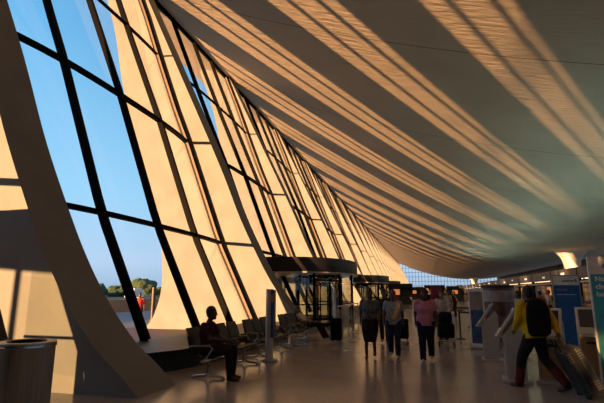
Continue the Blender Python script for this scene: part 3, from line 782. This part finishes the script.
# teal
root = empty('teal_banner', (3.33, 9.15, 0), -.10, 'teal floor banner with cream header at the right edge', 'banner')
b = MB(); b.bb((-.47, -.02, .06), (.47, .02, 1.96)); b.build('print_panel', M['teal'], root)
b = MB(); b.bb((-.47, -.021, 1.96), (.47, .021, 2.25)); b.build('header_panel', M['cream'], root)
b = MB(); b.bb((-.495, -.028, 0.03), (-.47, .028, 2.27)); b.bb((.47, -.028, .03), (.495, .028, 2.27)); b.bb((-.47, -.028, 2.25), (.47, .028, 2.27)); b.build('banner_frame', M['white'], root)
b = MB(); b.bb((-.52, -.22, 0), (.52, .22, .05)); b.build('foot_plate', M['steel'], root, bevel=.01)
text('American', .10, M['jeans'], root, (-.28, -.026, 2.07), bold=.001)
text('Not\nchecking\nbags?', .12, M['brightprint'], root, (-.41, -.026, 1.84), bold=.004)
text('Skip the line and\ngo straight to\nsecurity', .07, M['cream'], root, (-.33, -.026, 1.36))

# framed poster and round advert column
root = empty('framed_poster', (1.47, 14.75, 0), -.15, 'narrow white framed navy poster stand', 'poster stand')
b = MB(); b.bb((-.22, -.02, .06), (.22, .02, 1.76)); b.build('poster_frame', M['white'], root, bevel=.01)
b = MB(); b.bb((-.18, -.026, .16), (.18, -.018, 1.12)); b.build('poster_print', M['poster_blue'], root)
b = MB(); b.bb((-.18, -.027, 1.12), (.18, -.018, 1.66)); b.build('poster_picture', M['poster_top'], root)
b = MB(); b.bb((-.25, -.18, 0), (.25, .18, .05)); b.build('foot_plate', M['steel'], root)
root = empty('advert_column', (2.25, 15.9, 0), 0, 'dark reddish round advert column behind the kiosks', 'advert column')
b = MB(); b.lathe([(.5, 0), (.5, .12), (.47, .14)]); b.build('column_base', M['steel'], root, smooth=True)
b = MB(); b.lathe([(.47, .14), (.47, 1.78)]); b.build('poster_wrap', M['poster_dark'], root, smooth=True)
b = MB(); b.lathe([(.475, 1.35), (.475, 1.7)]); b.build('poster_band', M['poster_top'], root, smooth=True)
b = MB(); b.lathe([(.5, 1.78), (.5, 1.86), (.1, 1.9)]); b.build('column_cap', M['black'], root, smooth=True)
root = empty('red_sign', (.55, 25.0, 0), 0, 'small red sign board standing beyond the pink top walker', 'sign')
b = MB(); b.bb((-.28, -.03, 1.2), (.28, .03, 1.95)); b.build('sign_board', M['ad_red'], root, bevel=.01)
b = MB(); b.cyl((0, 0, 0), .03, 1.2, 10); b.lathe([(.2, 0), (.2, .03), (.03, .05)]); b.build('sign_pole', M['steel'], root)
root = empty('red_sign', (1.95, 22.0, 0), 0, 'small red sign board left of the white framed poster', 'sign')
b = MB(); b.bb((-.12, -.03, 1.25), (.12, .03, 1.68)); b.build('sign_board', M['ad_red'], root, bevel=.01)
b = MB(); b.cyl((0, 0, 0), .03, 1.1, 10); b.lathe([(.2, 0), (.2, .03), (.03, .05)]); b.build('sign_pole', M['steel'], root)

# queue stanchions
st = []
def stanchion(x, y, last):
    root = empty('queue_stanchion', (x, y, 0), 0, 'black queue stanchion with belt before the ticket counters', 'stanchion', 'black queue stanchions')
    b = MB(); b.lathe([(.17, 0), (.17, .02), (.04, .05), (.03, .06), (.03, .95), (.035, .95), (.035, 1.0), (.01, 1.01)], n=16); b.build('pole', M['black'], root, smooth=True)
    if not last: b = MB(); b.bb((.03, -.003, .90), (1.23, .003, .95)); b.build('belt', M['black'], root)
for r_, yy in enumerate((17.6, 19.4, 21.4, 23.6)):
    for k in range(3 if r_ else 2):
        stanchion(.75 + k * 1.3 + (.4 if r_ == 0 else 0), yy, k == (2 if r_ else 1))

# ------------------------------------------------------------------ ticket counters (run along the right)
def counter(yc, lab, warm, k):
    root = empty('ticket_counter', (9.0, yc, 0), 0, lab, 'ticket counter', 'ticket counters along the right')
    L_ = 5.9
    b = MB(); b.bb((0, -L_ / 2, 2.5), (.5, L_ / 2, 3.1)); b.build('fascia', M['counter_dark'], root, bevel=.02)
    b = MB(); b.bb((-.04, -L_ / 2, 2.22), (.12, L_ / 2, 2.30)); b.build('pale_rail', M['pale_strip'], root)
    b = MB(); b.bb((1.9, -L_ / 2 + .1, 3.17), (2.05, L_ / 2 - .1, 3.20)); b.build('uplight_tube', M['tube'], root)
    b = MB(); b.bb((.3, -L_ / 2 + .2, 2.44), (.4, L_ / 2 - .2, 2.48)); b.build('downlight_tube', M['tube_warm'], root)
    b = MB(); b.bb((2.2, -L_ / 2, 0), (2.4, L_ / 2, 3.1)); b.build('back_wall', M['counter_dark'], root)
    b = MB(); b.bb((0.1, -L_ / 2, 3.1), (2.4, L_ / 2, 3.16)); b.build('top_cover', M['counter_dark'], root)
    b = MB(); b.bb((2.14, -1.3, 1.2), (2.2, 1.3, 2.1)); b.build('lit_panel', M['lamp_warm'] if warm else M['poster_blue'], root)
    b = MB(); b.bb((-.02, -.9 + .5 * k, 2.74 + .05 * k), (0, -.2 + .5 * k, 2.86 + .05 * k)); b.build('lit_sign', M['lamp_white'], root)
    for s in (-1.45, 1.45):
        b = MB(); b.bb((-1.6, s - 1.1, 0), (-.9, s + 1.1, 1.0)); b.bb((-1.7, s - 1.15, 1.0), (-.85, s + 1.15, 1.05)); b.build('desk', M['wood'], root, bevel=.01)
        b = MB(); b.bb((-1.25, s - .3, 1.1), (-1.2, s + .25, 1.45)); b.bb((-1.27, s - .05, 1.05), (-1.18, s + .02, 1.15)); b.build('monitor', M['black'], root, bevel=.01)
    for s in (-1, 1):
        b = MB(); b.bb((.02, s * (L_ / 2 - .1) - .06, 0), (.14, s * (L_ / 2 - .1) + .06, 2.5)); b.build('support_post', M['frame'], root)
for i in range(16):
    lab = 'ticket counter bay nearest the camera at the right edge' if i == 0 else ('ticket counter bay behind the blue banner' if i == 3 else 'ticket counter bay under the long dark fascia on the right')
    counter(22 + i * 6.1, lab, i % 2 == 0, (i % 3) - 1)

# far end: low wall and shop units
w = MB(); w.bb((-14.5, YE - .2, 0), (XE, YE - .05, 2.6)); tag(w.build('wall_end', M['counter_dark']), kind='structure')
for i in range(10):
    x_ = (-3.2, 1.5, 5.6, -1.8, 3.4, 0.4, 6.5, -4.0, 2.2, 6.0)[i]; y_ = 62 + i * 15
    root = empty('shop_unit', (x_, y_, 0), 0, 'small dark shop unit with a warm lit front far down the hall', 'shop unit', 'dark shop units far down the hall')
    b = MB(); b.bb((-1.5, 0, 0), (1.5, 1.4, 1.0)); b.build('counter', M['counter_dark'], root, bevel=.02)
    b = MB(); b.bb((-1.5, 1.2, 1.0), (1.5, 1.4, 2.3)); b.build('back_panel', M['counter_dark'], root)
    b = MB(); b.bb((-1.6, -.1, 2.3), (1.6, 1.45, 2.75)); b.build('canopy', M['black'], root, bevel=.02)
    b = MB(); b.bb((-.9 + .2 * (i % 3), 1.16, 1.3), (-.1 + .3 * (i % 3), 1.2, 2.0)); b.build('lit_panel', M['lamp_warm'], root)
    for px in (-1.4, 1.4):
        b = MB(); b.bb((px - .05, -.02, 1.0), (px + .05, .08, 2.3)); b.build('post', M['frame'], root)

# ------------------------------------------------------------------ light
sd = V((1, 1.73, -.118)).normalized()
sun = bpy.data.lights.new('low_sun', 'SUN'); sun.energy = 23.5; sun.color = (1, .50, .205); sun.angle = math.radians(.53)
so = bpy.data.objects.new('low_sun', sun); COL.objects.link(so); so.rotation_euler = sd.to_track_quat('-Z', 'Y').to_euler(); so.location = (-60, -80, 20)

wd = bpy.data.worlds.new('dusk sky'); SC.world = wd; wd.use_nodes = True
nt = wd.node_tree; bg = nt.nodes['Background']
tc = nt.nodes.new('ShaderNodeTexCoord'); sx = nt.nodes.new('ShaderNodeSeparateXYZ'); r = nt.nodes.new('ShaderNodeValToRGB')
nt.links.new(tc.outputs['Generated'], sx.inputs[0]); nt.links.new(sx.outputs['Z'], r.inputs[0]); nt.links.new(r.outputs[0], bg.inputs[0])
e = r.color_ramp.elements
e[0].position = 0.0; e[0].color = (.30, .42, .58, 1)
e[1].position = 1.0; e[1].color = (.10, .28, .60, 1)
for p, c in ((.06, (.42, .58, .79)), (.20, (.30, .59, .86)), (.5, (.14, .44, .78))):
    k = e.new(p); k.color = (*c, 1)
bg.inputs[1].default_value = 1.3

# ------------------------------------------------------------------ camera
F_ = 450.0; vx, vy = 425, 292
phi = math.atan((vy - 201.5) / F_); psi = math.atan((vx - 302) * math.cos(phi) / F_)
fwv = V((-math.sin(psi) * math.cos(phi), math.cos(psi) * math.cos(phi), math.sin(phi)))
cd = bpy.data.cameras.new('camera'); cd.sensor_width = 36; cd.lens = F_ / 604 * 36; cd.clip_end = 5000; cd.clip_start = .05
co = bpy.data.objects.new('camera', cd); COL.objects.link(co); co.location = (0, 0, 1.65)
co.rotation_euler = fwv.to_track_quat('-Z', 'Y').to_euler(); SC.camera = co

SC.view_settings.view_transform = 'Standard'; SC.view_settings.look = 'None'
SC.view_settings.exposure = 0.0; SC.view_settings.gamma = 1.0; SC.view_settings.use_curve_mapping = False
SC.cycles.max_bounces = 8; SC.cycles.transparent_max_bounces = 24; SC.cycles.sample_clamp_indirect = 6
